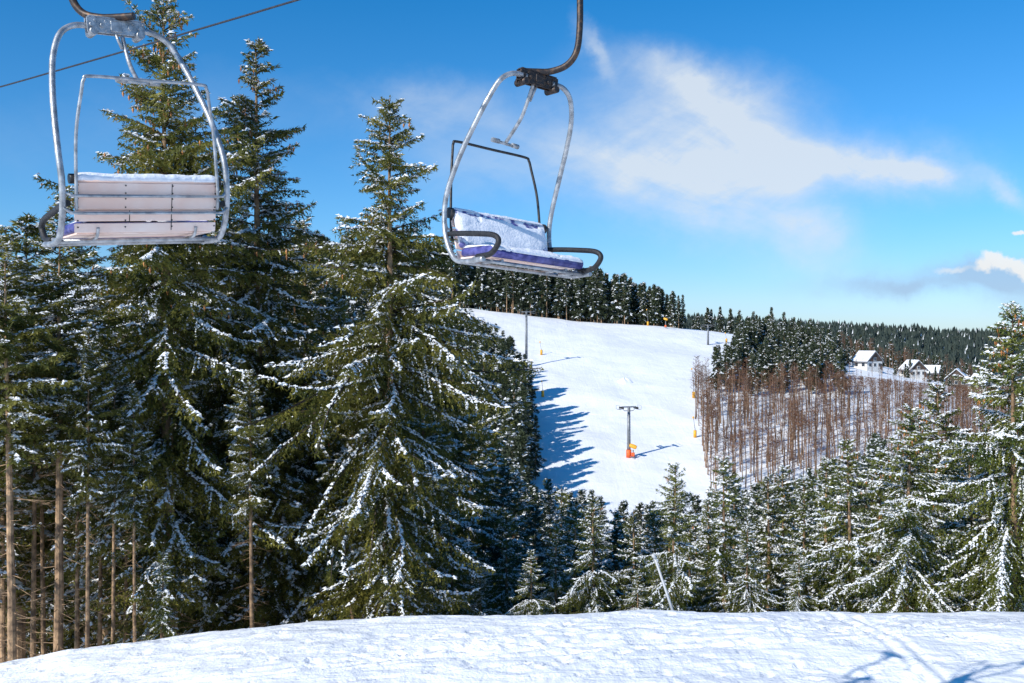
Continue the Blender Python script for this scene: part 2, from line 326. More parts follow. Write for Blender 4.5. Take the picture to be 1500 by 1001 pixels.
for a in [('oldA',250,30,-8,1.,.4),('oldB',382,33,62,1.05,1.),('oldC',568,30,140,1.,2.),('tall',85,27.5,285,1.2,0),('tall',18,26,330,1.2,1),
 ('fillB',30,34,315,1.2),('fillB',150,38,400,1.2),('oldB',455,37,318,1.1),('fillA',480,34,430,1.),('tall',128,26.5,470,.8),('tall',165,28,520,.8),('tall',112,29.5,500,.9),('tall',48,29,420,.9),
 ('tall',-20,27,400,1.),('tall',198,27.5,560,.8),('tall',66,31,440,.8),('tall',146,31,480,.8),('tall',5,30,430,.9),('tall',182,32,470,.8),
 ('fillB',320,36,330,1.1),('fillA',215,34,430,1.1),('fillA',310,32.5,560,1.1),('fillA',410,33,480,1.1),('tall',370,28.5,540,1.),
 ('tall',515,31.5,600,1.),('fillA',640,40,470,1.),('fillB',690,48,540,1.1),('yngB',235,28,800,1.),('fillB',0,33,450,1.2),('fillB',-60,28,420,1.2),
 ('yngC',1487,27.5,440,1.,1.3),('yngC',1325,28.5,590,1.15,2.2),('yngA',1378,33,560,1.),('yngA',1248,29.5,640,1.),('yngB',1420,30,640,1.),('yngB',1185,31,690,1.),
 ('yngB',1062,30,662,1.1),('yngA',983,29.5,676,1.),('yngB',1122,34,690,1.),('yngA',870,29.5,722,1.),('yngB',925,31.5,745,1.),('yngA',778,30,800,1.1),('yngB',815,33,760,1.),
 ('yngA',705,33,820,1.),('yngB',748,36,740,1),('yngB',1035,33,725,1),('yngC',1560,30,470,1.),('yngB',1290,33,650,1),('yngA',1150,37,680,1),('yngB',960,36,740,1),('yngB',1215,35,665,1),
 ('yngA',1455,33,600,1),('yngA',1092,29,760,1),('yngA',1170,28.5,800,1.),('yngA',620,31,810,1.1),('yngB',660,34,700,1),('yngB',840,35,735,1.1),('yngB',900,38,742,1.1),('yngA',1010,34,750,1.1),('yngA',935,29,830,1.1)]:
    tree_at(*a)
cpx=[-100,0,60,140,200,330,450,500,640,700,740,775,800,870,930,1000,1050,1150,1230,1350,1420,1500,1650]
cpy=[300,340,330,430,380,340,340,380,500,560,640,695,695,705,740,705,695,695,650,610,620,560,450]
used=[]
def scatter(n,fn,mind,tries=60):
    out=[]
    for _ in range(n*tries):
        if len(out)>=n: break
        x,y=fn()
        if all((x-a)**2+(y-b)**2>mind**2 for a,b in used[-400:]): used.append((x,y)); out.append((x,y))
    return out
def sect(d0,d1,p0,p1):
    def f():
        d=math.sqrt(random.uniform(d0*d0,d1*d1)); return (random.uniform(p0,p1)-750)/FP*d,d
    return f
def fill(n,fn,mind,vs,h0,h1,frac=0):
    for x,y in scatter(n,fn,mind):
        px=750+FP*x/y; cap=CZ+(500-np.interp(px,cpx,cpy))/FP*y-gz(x,y)
        H=random.uniform(h0,h1)
        if H>cap or (frac and cap<24): H=cap*random.uniform(frac or .86,1.)
        if H<3.5: continue
        add_tree(random.choice(vs),x,y,H,random.uniform(.9,1.15)*(1 if H<14 else .85))
fill(20,sect(36,60,-60,640),2.8,['fillA','fillB','fillB'],13,19)
fill(36,sect(37,60,690,1540),2.3,['yngB','midA','midB'],8,13,.8)
fill(5,sect(60,120,-40,640),4,['midA','midB'],14,20)
fill(60,sect(58,125,690,1300),2.8,['midA','midB'],10,16,.86)
def edgeL(y): return np.interp(y,[150,215,250,300,335,370,400,430],[5,6,7,1,-8,-18,-26,-31])
def edgeR(y): return np.interp(y,[190,205,280,350,400,440],[42,40,50,72,92,105])
def fL():
    y=random.uniform(165,415)**1.0; return edgeL(y)-random.expovariate(1/6.)-.5,y
for x,y in scatter(46,fL,2.6): add_tree(random.choice(['farA','farB','farB']),x,y,random.uniform(13,19)*(.8 if y>290 else 1))
def ridgeH(x): return np.interp(x,[-60,10,50,76],[27,25,21,13])*random.uniform(.78,1.08)
def fRidge():
    x=random.uniform(-48,74); return x,434+random.expovariate(1/7.)
for x,y in scatter(44,fRidge,1.9): add_tree(random.choice(['farC','farC','farC','farA']),x,y,ridgeH(x),1.)
def fCon():
    y=random.uniform(296,395); return random.uniform(edgeR(y)+2,edgeR(y)+42),y
for x,y in scatter(44,fCon,2.4): add_tree(random.choice(['farA','farB']),x,y,random.uniform(12,17)*np.interp(y,[300,395],[.8,1.05]))
add_tree('farB',75,440,15)
# far forest as one mass -------------------------------------------------
def merge(inst,name,mats,objname,label,cat):
    Vs=[];Fs=[];Ms=[];n=0
    for arr,x,y,z,s,yaw in inst:
        V,F,MI=arr; c,sn=math.cos(yaw),math.sin(yaw)
        W=np.stack([(V[:,0]*c-V[:,1]*sn)*s+x,(V[:,0]*sn+V[:,1]*c)*s+y,V[:,2]*s+z],-1)
        Vs.append(W);Fs.append(F+n);Ms.append(MI);n+=len(V)
    o=bpy.data.objects.new(objname,tri_mesh(name,np.concatenate(Vs),np.concatenate(Fs),np.concatenate(Ms),mats)); link(o)
    tag(o,label,cat,kind='stuff'); return o
def lowcone(seed):
    r=np.random.default_rng(seed); V=[];F=[];M=[]
    for k in range(5):
        z0=1.5+k*2.7; z1=z0+4.6; rr=3.1*(1-k/6.6); b=len(V); n=7; V.append((0,0,z1)); o=r.uniform(0,6)
        for j in range(n):
            q=rr*(1.15 if j%2 else .6)*r.uniform(.8,1.2); V.append((q*math.cos(o+j*6.283/n),q*math.sin(o+j*6.283/n),z0+r.uniform(-.9,.5)))
        for j in range(n): F.append((b,b+1+j,b+1+(j+1)%n)); M.append(1 if r.random()<.02 else 0)
    return np.array(V,float),np.array(F),np.array(M)
LC=[lowcone(i) for i in range(6)]
inst=[]
for _ in range(14000):
    y=random.uniform(660,1060)+random.expovariate(1/60.); b=random.uniform(-.02,.58); x=b*y
    inst.append((random.choice(LC),x,y,gz(x,y)-.5+random.uniform(-1,1),random.uniform(.55,1.0),random.uniform(0,6)))
merge(inst,'ridge_forest',[M_needle_ridge,M_tsnow],'ridge_forest','dark blue-green spruce forest covering the distant ridge','forest')
inst=[]
for _ in range(380):
    y=436+random.expovariate(1/14.); x=random.uniform(-160,74); inst.append((random.choice(VF),x,y,gz(x,y)-.5,ridgeH(x)/17,random.uniform(0,6)))
for _ in range(620):
    y=random.uniform(125,420); x=edgeL(y)-3-random.uniform(0,1)**1.5*110
    inst.append((random.choice(VF),x,y,gz(x,y)-.5,random.uniform(.75,1.1)*(.8 if y>290 and x>-60 else 1),random.uniform(0,6)))
for _ in range(70):
    y=random.uniform(300,395); x=edgeR(y)+random.uniform(3,44); inst.append((random.choice(VF),x,y,gz(x,y)-.5,random.uniform(.6,.85),random.uniform(0,6)))
for _ in range(100):
    y=random.uniform(60,130); x=random.uniform(-.55,-.08)*y; inst.append((random.choice(VF),x,y,gz(x,y)-.5,random.uniform(.8,1.1),random.uniform(0,6)))
for _ in range(340):
    y=random.uniform(436,640); x=random.uniform(.16,.56)*y; inst.append((random.choice(VF),x,y,gz(x,y)-.5,random.uniform(.45,.8),random.uniform(0,6)))
for _ in range(46):
    y=random.uniform(375,425); x=random.uniform(.30,.52)*y; inst.append((random.choice(VF),x,y,gz(x,y)-.5,random.uniform(.25,.5),random.uniform(0,6)))
merge(inst,'forest_mass',[M_needle_far,M_tsnow,M_cone,M_bark],'hillside_forest','dark spruce forest on the hillside beside the piste','forest')
# ------------------------------------------------------------ bare trees
def bare(seed,H=14):
    r=np.random.default_rng(seed); A=Acc(); hz=np.linspace(-.5,H,8); wob=np.cumsum(r.normal(0,.08,8))
    V,F=tube_arr(np.stack([wob,np.cumsum(r.normal(0,.08,8)),hz],-1),np.linspace(.20,.04,8),5); A.add(V,F,1)
    for _ in range(46):
        z=H*r.uniform(.36,.98)**.8; a=r.uniform(0,6.28); L=(H-z)*.24*r.uniform(.6,1.2)+.6
        d=np.array([math.cos(a),math.sin(a),r.uniform(.25,1.1)]); d/=np.linalg.norm(d); p=np.array([np.interp(z,hz,wob),0,z]); w=np.array([-math.sin(a),math.cos(a),0])*.04
        A.add(np.array([p-w,p+w,p+d*L]),np.array([[0,1,2]]),0)
        for k in range(5):
            t=r.uniform(.3,1); q=p+d*L*t; e=unit(d+r.normal(0,.55,3))*r.uniform(.4,1.1); ww=unit(np.cross(e,r.normal(size=3)))*.036
            A.add(np.array([q-ww,q+ww,q+e]),np.array([[0,1,2]]),0)
    return A.get()
BA=[bare(i) for i in range(20,25)]; BM=[tri_mesh('bare',*b,[M_twig,M_barkpale]) for b in BA]
used.clear(); nb=0; binst=[]
def fB():
    y=random.uniform(202,345); w=np.interp(y,[196,260,340],[82,108,104]); return edgeR(y)+1+random.uniform(0,1)**1.15*w,y
P=scatter(1120,fB,1.7,8); P.sort(key=lambda p:p[1])
for x,y in P:
    px=750+FP*x/y
    if y>296 and x<edgeR(y)+38: continue
    H=random.uniform(8,14)
    base=500+FP*(CZ-gz(x,y))/y
    if px>1200: H=min(H,max(3,(base-np.interp(px,[1200,1240,1400],[520,548,566]))/FP*y))
    if nb<298 and random.random()<.5:
        k=random.randrange(5); o=bpy.data.objects.new('bare_tree',BM[k]); link(o); o.location=(x,y,gz(x,y)-.1)
        s=H/14; o.scale=(s*1.1,s*1.1,s); o.rotation_euler=(random.uniform(-.04,.04),random.uniform(-.04,.04),random.uniform(0,6.28))
        tag(o,'leafless reddish-brown tree standing in snow beside the piste','tree','leafless trees beside the piste'); nb+=1
    else: binst.append((random.choice(BA),x,y,gz(x,y)-.1,H/14,random.uniform(0,6)))
for _ in range(480):
    y=random.uniform(436,560); x=random.uniform(.33,.56)*y; binst.append((random.choice(BA),x,y,gz(x,y)-.1,random.uniform(.5,.85),random.uniform(0,6)))
for _ in range(150):
    y=random.uniform(330,430); x=random.uniform(.33,.56)*y; binst.append((random.choice(BA),x,y,gz(x,y)-.1,random.uniform(.22,.45),random.uniform(0,6)))
merge(binst,'bare_mass',[M_twig,M_barkpale],'leafless_woodland','reddish-brown leafless woodland behind the houses','woodland')
# ------------------------------------------------------------ tubes/boxes for man-made things
def catmull(P,n=8):
    P=[Vector(p) for p in P]; Q=[P[0]*2-P[1]]+P+[P[-1]*2-P[-2]]; out=[]
    for i in range(1,len(Q)-2):
        for k in range(n):
            t=k/n; a,b,c,d=Q[i-1],Q[i],Q[i+1],Q[i+2]
            out.append(.5*((2*b)+(c-a)*t+(2*a-5*b+4*c-d)*t*t+(3*b-a-3*c+d)*t**3))
    out.append(P[-1]); return [tuple(v) for v in out]
class MB:
    def __init__(s): s.v=[];s.f=[];s.m=[];s.sm=[]
    def tube(s,P,r,n=12,mi=0,curve=True,k=8):
        P=catmull(P,k) if curve and len(P)>2 else [tuple(p) for p in P]
        rr=np.interp(np.linspace(0,1,len(P)),np.linspace(0,1,len(r)),r) if hasattr(r,'__len__') else [r]*len(P)
        V,_=tube_arr(P,rr,n); b=len(s.v); s.v+=[tuple(v) for v in V]; m=len(P)
        for i in range(m-1):
            for j in range(n): s.f.append((b+i*n+j,b+i*n+(j+1)%n,b+(i+1)*n+(j+1)%n,b+(i+1)*n+j)); s.m.append(mi); s.sm.append(True)
        s.f.append(tuple(b+j for j in range(n))[::-1]); s.m.append(mi); s.sm.append(False)
        s.f.append(tuple(b+(m-1)*n+j for j in range(n))); s.m.append(mi); s.sm.append(False); return s
    def box(s,c,d,mi=0,bev=0.0,rot=None):
        import bmesh
        bm=bmesh.new(); bmesh.ops.create_cube(bm,size=1)
        for v in bm.verts: v.co=Vector((v.co.x*d[0],v.co.y*d[1],v.co.z*d[2]))
        if bev>0: bmesh.ops.bevel(bm,geom=bm.edges[:],offset=bev,segments=4,affect='EDGES',profile=.5)
        Mx=Matrix.Translation(c)@(rot.to_4x4() if rot else Matrix())
        b=len(s.v); bm.verts.ensure_lookup_table()
        s.v+=[tuple(Mx@v.co) for v in bm.verts]
        for f in bm.faces: s.f.append(tuple(b+v.index for v in f.verts)); s.m.append(mi); s.sm.append(bev>.02)
        bm.free(); return s
    def poly(s,V,F,mi=0,smooth=False):
        b=len(s.v); s.v+=[tuple(v) for v in V]
        for f in F: s.f.append(tuple(b+i for i in f)); s.m.append(mi); s.sm.append(smooth)
        return s
    def obj(s,name,mats,parent=None,mw=None):
        me=bpy.data.meshes.new(name); me.from_pydata(s.v,[],s.f)
        for m in mats: me.materials.append(m)
        me.polygons.foreach_set('material_index',s.m); me.polygons.foreach_set('use_smooth',s.sm); me.update()
        o=bpy.data.objects.new(name,me); link(o,parent)
        if mw is not None: o.matrix_local=mw
        return o
def snow_sheet(w,d,th,seed,thr=.0,nx=60,ny=30,curl=0.,rc=.05):
    m=MB(); V=[];F=[]; keep=np.zeros((ny+1,nx+1),bool)
    for j in range(ny+1):
        for i in range(nx+1):
            u=i/nx;v=j/ny; e=min(u,1-u)*w; e2=min(v,1-v)*d; ed=min(1,min(e,e2)/rc)**.5
            if rc>.06: ed*=min(1,(e+e2)/(rc*1.2))
            n=float(fbm(u*w*5+seed,v*d*5,3,seed)); n2=float(fbm(u*w*26+seed,v*d*26,2,seed+5))
            h=th*ed*(.8+n*1.2+n2*.25); keep[j,i]=(n+.28*ed-.1)>thr; hh=max(h,.003) if keep[j,i] else -.006
            V.append(((u-.5)*w,(v-.5)*d,hh-curl*((v-.5)*d)**2))
    for j in range(ny):
        for i in range(nx):
            if keep[j:j+2,i:i+2].any(): a=j*(nx+1)+i; F.append((a,a+1,a+nx+2,a+nx+1))
    return m.poly(V,F,0,True)
def snow_sleeve(w,r,th,seed,a0,a1,thr=-.3,nx=90,na=14):
    m=MB(); V=[];F=[]; keep=np.zeros((na+1,nx+1),bool)
    for j in range(na+1):
        for i in range(nx+1):
            u=i/nx;v=j/na; a=a0+(a1-a0)*v; ed=min(1,min(u,1-u)*w/.04,min(v,1-v)/.15)**.5
            n=float(fbm(u*w*8+seed,v*1.5,3,seed)); n2=float(fbm(u*w*34,v*5,2,seed+3)); k=(n+.25*ed-.1)>thr; keep[j,i]=k
            rr=r+(max(.003,th*ed*(.8+1.2*n+.4*n2)) if k else -.004); V.append(((u-.5)*w,rr*math.sin(a),rr*math.cos(a)))
    for j in range(na):
        for i in range(nx):
            if keep[j:j+2,i:i+2].any(): q=j*(nx+1)+i; F.append((q,q+1,q+nx+2,q+nx+1))
    return m.poly(V,F,0,True)
# ------------------------------------------------------------ chairlift chairs
HW=.70; GX,GY=-.24,.40
def chair(hub,W,F,rope_h,label,snow_back,seed,bh):
    W=Vector(W).normalized(); F=Vector(F); F=(F-W*F.dot(W)).normalized(); Z=W.cross(F)
    Rm=Matrix((W,F,Z)).transposed().to_4x4(); O=Vector(hub)-(Rm.to_3x3()@Vector((0,.15,1.8)))
    root=bpy.data.objects.new('chairlift_chair',None); link(root); root.matrix_world=Matrix.Translation(O)@Rm
    tag(root,label,'chairlift chair','chairs of the chairlift')
    m=MB()
    for s in (-1,1):
        m.tube([(s*.17,.15,1.80),(s*.34,.14,1.79),(s*.47,.11,1.70),(s*.56,.04,1.50),(s*.62,-.08,1.25),(s*.67,-.23,.95),(s*HW,-.36,.62),(s*HW,-.39,.38),(s*HW,-.34,.15),(s*HW,-.20,-.05),(s*HW,-.02,-.10),(s*HW,.28,-.09)],.026,14)
    for (y,z,r) in ((-.12,-.095,.019),(.20,-.095,.019)):
        m.tube([(-HW,y,z),(HW,y,z)],r,10,curve=False)
    for z,yb in ((.255,-.408),(.115,-.378)):
        m.tube([(-HW,-.36,z+.05),(-HW+.05,yb+.005,z+.01),(-HW+.12,yb,z),(0,yb,z),(HW-.12,yb,z),(HW-.05,yb+.005,z+.01),(HW,-.36,z+.05)],.013,8,k=4)
    for s in (-.42,.42): m.tube([(s,-.30,.0),(s,-.24,-.07),(s,-.1,-.08),(s,.22,-.075)],.014,8)
    m.obj('frame',[M_metal],root)
    m=MB(); m.box((0,.15,1.80),(.50,.012,.13),0,.004); m.box((0,.09,1.80),(.50,.012,.13),0,.004); m.box((0,.12,1.872),(.46,.07,.012),0)
    m.box((0,.12,1.80),(.10,.09,.10),0,.01)
    for x in (-.21,-.12,.12,.21):
        m.tube([(x,.065,1.80),(x,.175,1.80)],.02,8,curve=False)
        for zz in (-.04,.04): m.tube([(x+.03,.075,1.80+zz),(x+.03,.165,1.80+zz)],.010,6,curve=False)
    for x in (-.2,.2): m.tube([(x,.04,1.74),(x,.2,1.74)],.035,12,curve=False)
    m.obj('hanger_bracket',[M_metal if seed==1 else M_rustm],root)
    m=MB(); top=rope_h
    m.tube([(.14,.0,1.89),(.02,.10,1.89),(-.10,.20,1.90),(-.20,.33,1.96),(-.26,.40,2.10),(-.27,.42,2.35),(-.26,.41,2.75),(GX,GY,top)],.033,16)
    m.obj('hanger_arm',[M_rustm],root)
    m=MB(); m.box((GX,GY,top+.02),(.09,.34,.11),0,.02); m.tube([(GX,GY-.2,top+.06),(GX,GY+.2,top+.06)],.05,10,curve=False); m.box((GX,GY,top-.09),(.07,.12,.16),0,.02)
    m.obj('cable_grip',[M_dark],root)
    m=MB(); m.tube([(-.60,-.37,.14),(-.60,-.41,.30),(-.58,-.47,.75),(-.53,-.54,1.08),(-.51,-.56,1.17),(-.45,-.565,1.20),(0,-.565,1.20),(.45,-.565,1.20),(.51,-.56,1.17),(.53,-.54,1.08),(.58,-.47,.75),(.60,-.41,.30),(.60,-.37,.14)],.014,10,k=5)
    m.obj('safety_bar',[M_metal if seed==1 else M_dark],root)
    m=MB(); m.tube([(.05,.12,1.76),(.05,.02,1.55),(.04,-.08,1.42),(0,-.34,1.24)],.019,10); m.tube([(-.02,.10,1.78),(.02,.04,1.60)],.015,8,curve=False)
    m.tube([(-.13,-.36,1.23),(.13,-.33,1.23)],.017,8,curve=False); m.tube([(.10,-.33,1.235),(.19,-.33,1.235)],.026,8,curve=False)
    m.tube([(-.10,-.36,1.235),(-.19,-.37,1.235)],.026,8,curve=False); m.obj('footrest_stay',[M_metal],root)
    # backrest : reclined, local frame about its foot
    RC=.30 if not snow_back else .36; Bm=Matrix.Translation((0,-.262,.05))@Matrix.Rotation(RC,4,'X')
    th=.05 if not snow_back else .085; yb=0 if not snow_back else .018
    back=MB().box((0,yb,bh/2),(1.18,th,bh-.02),0,.024 if not snow_back else .041).tube([(-.60,-.005,bh),(.60,-.005,bh)],.036 if not snow_back else .05,16,curve=False).obj('backrest',[M_frost if snow_back else M_panel],root,Bm)
    m=MB(); k=bh/.455; zs=[(-.10*k,.0),(.016,.130*k),(.146*k,.280*k),(.296*k,.425*k)]
    for a,b in zs: m.box((0,-.034,(a+b)/2),(1.21,.014,b-a),0,.006)
    for x in (-.585,-.2,.2,.585):
        for z in (-.04,.03,.11,.17,.26,.32,.40): m.tube([(x+.005,-.038,z*k),(x+.005,-.046,z*k)],.007,6,1,curve=False)
    m.box((.2,-.0425,.17*k),(.006,.003,.5*k),1,0); m.box((-.16,-.0425,.07*k),(.006,.003,.13*k),1,0)
    m.obj('back_panel',[M_panel,M_dark],root,Bm)
    for s in (-1,1): MB().tube([(s*.598,-.005,bh),(s*.64,-.005,bh)],.042 if not snow_back else .055,16,curve=False).obj('end_cap',[M_dark],root,Bm)
    seat=MB().box((0,-.01,.015),(1.20,.46,.09),0,.04).tube([(-.60,.225,.0),(.60,.225,.0)],.052,14,curve=False).obj('seat',[M_vinyl],root)
    MB().box((0,-.03,-.040),(1.16,.44,.016),0,.003).obj('seat_base',[M_panel],root)
    for s in (-1,1):
        m=MB(); m.tube([(s*.665,-.37,.20),(s*.67,-.18,.19),(s*.67,.10,.165),(s*.67,.35,.135),(s*.67,.445,.09),(s*.67,.44,.03),(s*.67,.34,-.045),(s*.67,.14,-.06)],.027,14)
        m.obj('armrest',[M_foam],root)
        m=MB(); m.tube([(s*.67,.16,-.055),(s*.64,.0,-.085),(s*.60,-.10,-.09)],.02,10); m.obj('armrest_bracket',[M_metal],root)
    o=snow_sheet(1.15,.42,.045,seed,-.14).obj('snow_layer',[M_snowc],seat); o.location=(0,-.02,.058)
    o=snow_sleeve(1.18,.052,.016,seed+2,-.6,1.35,-.03).obj('snow_layer',[M_snowc],seat); o.location=(0,.225,.0)
    o=snow_sleeve(1.20,.036 if not snow_back else .05,.018,seed+3,-1.75,1.2,-.25).obj('snow_layer',[M_snowc],back); o.location=(0,-.005,bh)
    if snow_back:
        o=snow_sheet(1.15,bh-.04,.026,seed+6,-.03,rc=.09).obj('snow_layer',[M_snowc],back)
        o.matrix_local=Matrix.Translation((0,.060,bh*.50))@Matrix.Rotation(math.pi/2,4,'X')@Matrix.Scale(-1,4,(0,0,1))
    return root
def dirn(px,py,d): return ((px-750)/FP*d,d,CZ+(500-py)/FP*d)
h1=dirn(167,42,8.85); h2=dirn(790,117,10)
RZ=CZ+4.26
c1=chair(h1,(.78,.63,.085),(-.63,.78,0),1.8+RZ-h1[2],'empty two-seat chairlift chair seen from its pale pinkish back panel',False,1,.365)
c2=chair(h2,(-.77,-.64,.06),(.64,-.77,0),1.8+RZ-h2[2],'empty two-seat chairlift chair with snow over its violet seat',True,2,.40)
def cable(g,label):
    m=MB(); P=[]
    for t in np.linspace(-45,70,40): P.append((g[0]-.8*t,g[1]+.6*t,g[2]+.06+.0006*t*t))
    o=m.tube(P,.014,8,curve=False).obj('haul_cable',[M_cable]); tag(o,label,'cable','haul cables of the chairlift')
bpy.context.view_layer.update()
for c,h,l in ((c1,h1,'dark steel haul cable carrying the chair with pale back'),(c2,h2,'dark steel haul cable carrying the snowy chair')):
    p=c.matrix_world@Vector((GX,GY,1.8+RZ-h[2])); cable(p,l)
# ------------------------------------------------------------ lift towers & snow guns on the far slope
def lift_tower(x,y,H,label,pad=True,arm=4.2,yaw=0):
    root=bpy.data.objects.new('lift_tower',None); link(root); root.location=(x,y,gz(x,y)-.15); root.rotation_euler=(0,0,yaw)
    tag(root,label,'lift tower','towers of the ski lift')
    m=MB().tube([(0,0,0),(0,0,H)],[.46,.30],12,curve=False); m.tube([(.45,0,.5),(.33,0,H)],.04,6,curve=False)
    for k in range(int(H/.6)): m.box((.38,-.12,.7+k*.6),(.05,.25,.04))
    m.obj('mast',[M_grey],root)
    MB().box((0,0,H),(arm,.28,.32),0,.03).box((0,0,H-.9),(arm*.62,.16,.16)).tube([(-arm*.31,0,H-.9),(-arm*.48,0,H-.1)],.06,6,curve=False).tube([(arm*.31,0,H-.9),(arm*.48,0,H-.1)],.06,6,curve=False).obj('crossarm',[M_grey],root)
    for s in (-1,1):
        m=MB().box((s*arm*.5,0,H-.35),(.12,2.6,.16))
        for k in (-1.1,-.5,.1,.7,1.2): m.tube([(s*arm*.5-.12,k,H-.2),(s*arm*.5+.12,k,H-.2)],.24,10,curve=False)
        m.obj('sheave_train',[M_dark],root)
        MB().box((s*arm*.5+s*.5,0,H-.55),(.7,2.4,.05)).tube([(s*arm*.5+s*.85,-1.2,H+.35),(s*arm*.5+s*.85,1.2,H+.35)],.03,6,curve=False).tube([(s*arm*.5+s*.85,-1.2,H-.5),(s*arm*.5+s*.85,-1.2,H+.35)],.03,6,curve=False).tube([(s*arm*.5+s*.85,1.2,H-.5),(s*arm*.5+s*.85,1.2,H+.35)],.03,6,curve=False).obj('platform',[M_grey],root)
    if pad: MB().tube([(0,0,.15),(0,0,2.0)],.62,12,curve=False).obj('padding',[M_orange],root)
def gun(x,y,label,H=3.2,lance=False):
    root=bpy.data.objects.new('snow_gun',None); link(root); root.location=(x,y,gz(x,y)-.1); root.rotation_euler=(0,0,random.uniform(-.6,.6)+2.6)
    tag(root,label,'snow gun','snow guns along the piste')
    if lance:
        MB().tube([(0,0,0),(0,0,H*.5)],.09,8,curve=False).tube([(0,0,H*.45),(.5,0,H)],.06,8,curve=False).obj('lance',[M_grey],root)
        MB().box((.55,0,H+.1),(.35,.3,.5),0,.05).obj('nozzle_head',[M_yellow],root)
        MB().tube([(0,0,.1),(0,0,1.9)],.42,10,curve=False).obj('padding',[M_yellow],root)
    else:
        m=MB().tube([(0,0,0),(0,0,H-.8)],.16,8,curve=False)
        for a in (0,2.1,4.2): m.tube([(0,0,.9),(1.0*math.cos(a),1.0*math.sin(a),.05)],.07,6,curve=False)
        m.obj('stand',[M_grey],root)
        MB().tube([(-.8,0,H-.3),(-.3,0,H-.1),(.3,0,H+.1),(.8,0,H+.3)],[.4,.5,.5,.4],14).obj('fan_drum',[M_yellow],root)
        MB().box((0,0,1.0),(.7,.6,.9),0,.05).obj('control_cabinet',[M_orange],root)
def at(px,d): return (px-750)/FP*d,d
x,y=at(921,233); lift_tower(x,y,12,'grey lift tower with orange padding on the piste',True,3.6,.25)
gun(x+.95,y-.6,'yellow and orange snow gun beside the lift tower',2.9)
x,y=at(771,330); lift_tower(x,y,18,'tall grey lift tower at the forest edge',False,3.8,.2)
x,y=at(1037,395); lift_tower(x,y,8,'small grey lift tower near the top of the piste',False,3.6,.2)
for px,d,H,ln,lb in ((1016,292,8.5,True,'tall yellow snow lance on the piste edge'),(1018,250,5,True,'yellow snow lance beside the leafless wood'),(795,290,4.5,True,'yellow snow lance in the shade of the forest'),
   (793,350,4.5,True,'small yellow snow lance by the forest edge'),(975,425,4,False,'yellow snow gun on the ridge'),(949,432,7,True,'tall snow lance on the ridge'),(1064,402,4,True,'orange snow lance near the top of the piste')):
    x,y=at(px,d); gun(x,y,lb,H,ln)
def mound(x,y,label):
    n=24; V=[];F=[]
    for j in range(9):
        for i in range(n):
            a=i*6.283/n; r=(j/8)*2.6*(1+.12*math.sin(3*a+1)); xx=x+r*math.cos(a); yy=y+r*.7*math.sin(a)
            V.append((xx,yy,gz(xx,yy)-.1+1.5*(1-(j/8)**2)*(1+.2*math.sin(2*a))))
    for j in range(8):
        for i in range(n): F.append((j*n+i,(j+1)*n+i,(j+1)*n+(i+1)%n,j*n+(i+1)%n))
    o=MB().poly(V,F,0,True).obj('snow_mound',[M_ground]); tag(o,label,'snow mound')
x,y=at(915,312); mound(x,y,'small heaped snow mound on the open piste')
x,y=at(1000,23.4); zb=gz(x,y); x2,z2=at(958,23.4)[0],CZ+(500-812)/FP*23.4
o=MB().tube([(x,y,zb-.6),(x2,y+.1,z2)],[.035,.028],8,curve=False).tube([(x2-.03,y+.1,z2-.02),(x2+.06,y+.1,z2-.12)],.042,8,curve=False).obj('marker_pole',[M_pole]); tag(o,'leaning grey metal pole at the snowy slope edge','pole')
